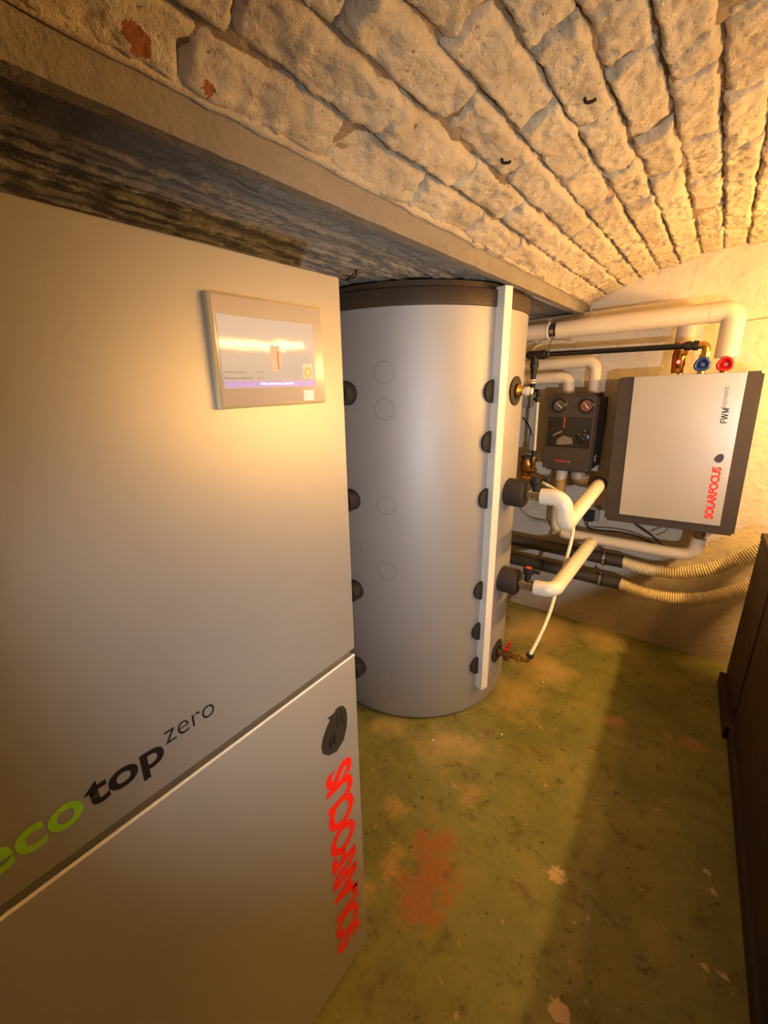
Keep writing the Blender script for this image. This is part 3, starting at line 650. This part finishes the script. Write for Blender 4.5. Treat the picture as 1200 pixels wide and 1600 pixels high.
# valves above the module
def handwheel(x, z, m, label, stem):
    v = thing('handwheel_valve', label, 'valve', (x, 2.6, z))
    link('stem', rev(Rev((x, 2.60, z+.045), -Z, [(0, .020), (.02, .020), (.022, .025), (.06, .025), (.062, .016), (.10, .016)], 18), (x, 2.615, z), -Y_, [(0, .016), (.03, .014), (.05, .010)], 14), stem, v, smooth=True, angle=30)
    bm = bmesh.new(); n = 36; c = Vector((x, 2.558, z)); rings = []
    for i in range(n):
        a = 2*PI*i/n; rr = .0260*(1+.07*math.cos(3*a+PI/2)); d = Vector((math.cos(a), 0, math.sin(a)))
        rings.append([bm.verts.new(c+d*(rr+.0068*math.cos(2*PI*k/8))+Y_*(.010*math.sin(2*PI*k/8))) for k in range(8)])
    for i in range(n):
        for k in range(8): bm.faces.new((rings[i][k], rings[i][(k+1) % 8], rings[(i+1) % n][(k+1) % 8], rings[(i+1) % n][k]))
    wh = link('handwheel', bm, m, v, smooth=True)
    link('hub', Rev((x, 2.572, z), -Y_, [(0, .023), (.006, .021), (.010, .012), (.016, .010), (.017, .006)], 24), m, wh, smooth=True, angle=35)
    link('screw', Rev((x, 2.556, z), -Y_, [(0, .006), (.004, .005)], 10), M['steel'], wh)
    return v
handwheel(-.011, 1.652, M['red'], 'valve with red handwheel above the wall module', M['bronze'])
handwheel(-.096, 1.654, M['blue'], 'valve with blue handwheel above the wall module', M['brass'])
v = thing('shutoff_valve', 'copper and brass shut-off valve with a red cap above the wall module', 'valve', (-.185, 2.6, 1.665))
link('body', rev(nut(nut(bmesh.new(), (-.180, 2.62, 1.722), -Z, .02, .018), (-.186, 2.62, 1.640), -Z, .022, .018), (-.182, 2.62, 1.704), -Z, [(0, .012), (.008, .017), (.05, .017), (.06, .012), (.09, .012)], 16), M['brass'], v, smooth=True, angle=30)
link('body', Tube(fillet([(-.205, 2.66, 1.76), (-.212, 2.65, 1.70), (-.205, 2.64, 1.62)], .03, 5), .016, 14), M['copper'], v, smooth=True, angle=50)
link('cap', Rev((-.192, 2.604, 1.669), -Y_, [(0, .014), (.01, .015), (.014, .012)], 16), M['red'], v, smooth=True, angle=30)
link('cap_ring', Rev((-.192, 2.589, 1.669), -Y_, [(0, .008), (.0015, .008)], 14), M['white'], v)

# ------------------------------------------------------------------ dark pipes and flexible hoses
def ribbed(path, r, pitch=.0122):
    path = [Vector(p) for p in path]; L = [0]
    for a, b in zip(path, path[1:]): L.append(L[-1]+(b-a).length)
    out, rad = [], []; n = int(L[-1]/pitch*6); j = 0
    for i in range(n+1):
        d = L[-1]*i/n
        while j < len(L)-2 and L[j+1] < d: j += 1
        f_ = (d-L[j])/max(1e-9, L[j+1]-L[j]); out.append(path[j].lerp(path[j+1], f_))
        c = math.cos(2*PI*d/pitch); rad.append(r*(1-.11+.11*math.copysign(abs(c)**.6, c)))
    return Tube(out, rad, 20)
def hose_set(zl, zr, hp, label_p, label_h, clx):
    p = thing('supply_pipe', label_p, 'pipe', (-.6, 2.72, zl))
    link('jacket', Tube([(-1.25, 2.72, zl-.002), (-.302, 2.72, zr)], .038, 24), M['darkpipe'], p, smooth=True, angle=50)
    x = clx; z = lerp(zl, zr, .7)
    clamp(p, (x, 2.72, z), X, .0385, .017)
    link('clamp_rubber', Rev((x-.016, 2.72, z), X, [(0, .038), (.001, .0405), (.031, .0405), (.032, .038)], 24), M['black'], p)
    link('clamp_screw', rev(nut(bmesh.new(), (x+.002, 2.70, z+.043), Z, .012, .009), (x+.002, 2.70, z+.04), Z, [(0, .004), (.03, .004)], 8), M['steel'], p)
    h = thing('flexible_hose', label_h, 'hose', hp[0])
    link('ribbed_tube', ribbed(spline(hp, 14), .037), M['hose'], h, smooth=True)
hose_set(.545, .548, [(-.306, 2.72, .548), (-.24, 2.72, .539), (-.14, 2.72, .535), (-.03, 2.72, .552), (.09, 2.725, .60), (.19, 2.74, .667), (.29, 2.76, .755), (.40, 2.78, .86), (.50, 2.79, .95)],
         'upper anthracite pipe along the wall with a steel clamp', 'upper ribbed cream hose curving up behind the wooden bunker', -.405)
hose_set(.405, .406, [(-.304, 2.72, .406), (-.22, 2.72, .389), (-.12, 2.72, .383), (-.01, 2.72, .395), (.10, 2.725, .43), (.19, 2.74, .478), (.29, 2.76, .55), (.40, 2.78, .64), (.50, 2.79, .72)],
         'lower anthracite pipe along the wall with a steel clamp', 'lower ribbed cream hose curving up behind the wooden bunker', -.41)

# ------------------------------------------------------------------ electrics on the wall
t = thing('power_socket', 'grey surface socket on the wall left of the module', 'socket', (-.53, 2.84, .78))
link('housing', Box(-.580, -.487, 2.825, 2.866, .735, .832, .006), M['boxgrey'], t)
link('frame', Box(-.572, -.495, 2.818, 2.828, .745, .822, .004), M['boxgrey'], t)
t = thing('power_plug', 'black plug-in adapter in the grey wall socket', 'plug', (-.53, 2.79, .78))
link('body', Box(-.562, -.507, 2.772, 2.818, .745, .812, .004), M['black'], t)
link('cable', Tube(spline([(-.538, 2.785, .752), (-.538, 2.785, .725), (-.52, 2.775, .700), (-.46, 2.765, .705), (-.36, 2.755, .718), (-.26, 2.745, .714), (-.16, 2.725, .690)], 8), .0048, 8), M['cableblack'], t, smooth=True)
t = tag(link('cable', Tube(spline([(-.30, 2.75, .87), (-.29, 2.75, .80), (-.24, 2.74, .765), (-.18, 2.73, .735), (-.12, 2.72, .690)], 8), .0048, 8), M['cableblack'], None, smooth=True), 'black cable hanging below the wall module', 'cable')
t = tag(link('cable', Tube(spline([(-.118, 2.75, .87), (-.112, 2.75, .82), (-.125, 2.74, .775), (-.165, 2.73, .745)], 8), .0038, 8), M['bronze'], None, smooth=True), 'thin brown cable looping below the wall module', 'cable')
t = thing('junction_box', 'small grey junction box on the wall behind the sight tube', 'box', (-1.0, 2.84, 1.47))
link('housing', Box(-1.065, -.960, 2.815, 2.866, 1.425, 1.530, .008), M['boxgrey'], t)
link('lid', Box(-1.060, -.965, 2.808, 2.818, 1.430, 1.525, .004), M['boxgrey'], t)
link('gland', Rev((-.962, 2.84, 1.478), X, [(0, .008), (.015, .008), (.018, .005)], 10), M['black'], t)
t = thing('cable_conduit', 'short grey conduit with a cable on the wall beside the tank', 'conduit', (-.98, 2.83, 1.2))
link('conduit', Tube([(-.955, 2.84, 1.25), (-.950, 2.84, 1.10)], .014, 12), M['cablegrey'], t, smooth=True, angle=50)
link('cable', Tube(spline([(-1.02, 2.84, 1.36), (-.985, 2.84, 1.32), (-.962, 2.84, 1.28), (-.955, 2.84, 1.24)], 6), .005, 8), M['cableblack'], t, smooth=True)
tag(link('cable', Tube(spline([(-.985, 2.82, .80), (-.965, 2.81, .74), (-.91, 2.80, .695), (-.84, 2.80, .685), (-.74, 2.81, .685)], 8), .008, 10), M['cablegrey'], None, smooth=True), 'grey cable curving along the wall below the pump group', 'cable')
tag(link('cable', Tube(spline([(-.915, 2.60, 1.745), (-.905, 2.62, 1.775), (-.87, 2.66, 1.795), (-.80, 2.70, 1.80), (-.72, 2.75, 1.80)], 8), .005, 8), M['cablegrey'], None, smooth=True), 'thin grey cable arching over the black water pipe', 'cable')
tag(link('wall_conduit', Tube(spline([(.00, 2.853, 1.842), (.08, 2.853, 1.850), (.25, 2.853, 1.862), (.60, 2.853, 1.87)], 6), .009, 10), M['wall'], None, smooth=True), 'thin painted conduit on the wall right of the pipe elbow', 'conduit')

# ------------------------------------------------------------------ small things under the ceiling
tag(link('hanger_rod', Tube([(-.620, 2.62, 2.06), (-.620, 2.62, 1.905)], .0035, 8), M['steel'], None), 'thin steel rod hanging the thick pipe from the vault', 'rod')
tag(link('cream_bar', Tube([(-.736, 2.06, 1.955), (-.752, 2.80, 1.957)], .0065, 10), M['insul'], None, smooth=True), 'thin cream duct under the edge beam beside the tank', 'bar')  # plain thin cream rod following the beam's underside
hk = [(-1.075, 1.255, 1.985), (-1.075, 1.255, 1.955), (-1.085, 1.245, 1.945), (-1.087, 1.225, 1.937), (-1.075, 1.205, 1.934), (-1.058, 1.205, 1.940), (-1.052, 1.215, 1.948)]
tag(link('ceiling_hook', Tube(spline(hk, 6), .0034, 8), M['iron'], None, smooth=True), 'black iron hook in the concrete soffit above the tank', 'hook')
for (x, y, z), a, lb in (((-.3197, 1.104, 2.140), .6, 'bent iron nail stuck in the middle of the brick vault'), ((-.4928, 1.106, 2.084), .9, 'bent iron nail stuck in the vault nearer the edge beam')):
    d = Vector((math.cos(a), math.sin(a)*.6, -.3)).normalized()*.02; p = Vector((x, y, z))
    tag(link('iron_nail', Tube(spline([p+Z*.03, p, p+d*.6, p+d*1.1+Z*.006], 5), .0032, 7), M['iron'], None, smooth=True), lb, 'nail')

# ------------------------------------------------------------------ wooden bunker
t = thing('wooden_bunker', 'dark brown wooden bunker wall standing along the right side', 'bunker', (.32, 1.6, 0))
ang = math.atan2(-.067, 1.566)          # it stands slightly askew
B0 = Vector((.338, 1.094, 0)); dy = Vector((-.0428, 1, 0)).normalized(); nx = Vector((dy.y, -dy.x, 0))
def plank(name, s0, s1, n0, n1, z0, z1, bev=.003):
    pts = [B0+dy*a+nx*b for a, b in ((s0, n0), (s1, n0), (s1, n1), (s0, n1))]
    bm = Prism([p+Z*z0 for p in pts], (0, 0, z1-z0)); bmesh.ops.bevel(bm, geom=bm.edges[:], offset=bev, segments=1, affect='EDGES')
    return link(name, bm, M['wood'], t)
for z0, z1 in ((.075, .330), (.334, .585), (.589, .830)): plank('board', -.95, 1.115, .000, .022, z0, z1)
for z0, z1 in ((.075, .445), (.449, .835)): plank('board', 1.125, 1.565, -.004, .018, z0, z1)
plank('base_rail', -.95, 1.115, -.012, .03, 0, .070); plank('base_rail', 1.10, 1.565, -.030, .03, 0, .066)
plank('top_rail', -.95, 1.57, -.006, .045, .838, .868)
for s in (-.4, .35, 1.08, 1.52): plank('post', s, s+.045, .022, .066, .0, .836)

# little stones on the floor
for (x, y), r, lb in (((-.521, 2.078), .008, 'small pale pebble on the floor in front of the drain valve'), ((-.56, 1.60), .006, 'tiny pale crumb on the floor beside the tank'), ((-.80, 1.38), .006, 'tiny pale crumb at the foot of the tank')):
    bm = bmesh.new(); bmesh.ops.create_icosphere(bm, subdivisions=2, radius=r)
    for q in bm.verts: q.co = q.co*(1+.35*noise.noise(q.co*140)); q.co.z *= .6
    o = link('pebble', bm, M['insul'], None, smooth=True); o.location = (x, y, r*.45); tag(o, lb, 'pebble')
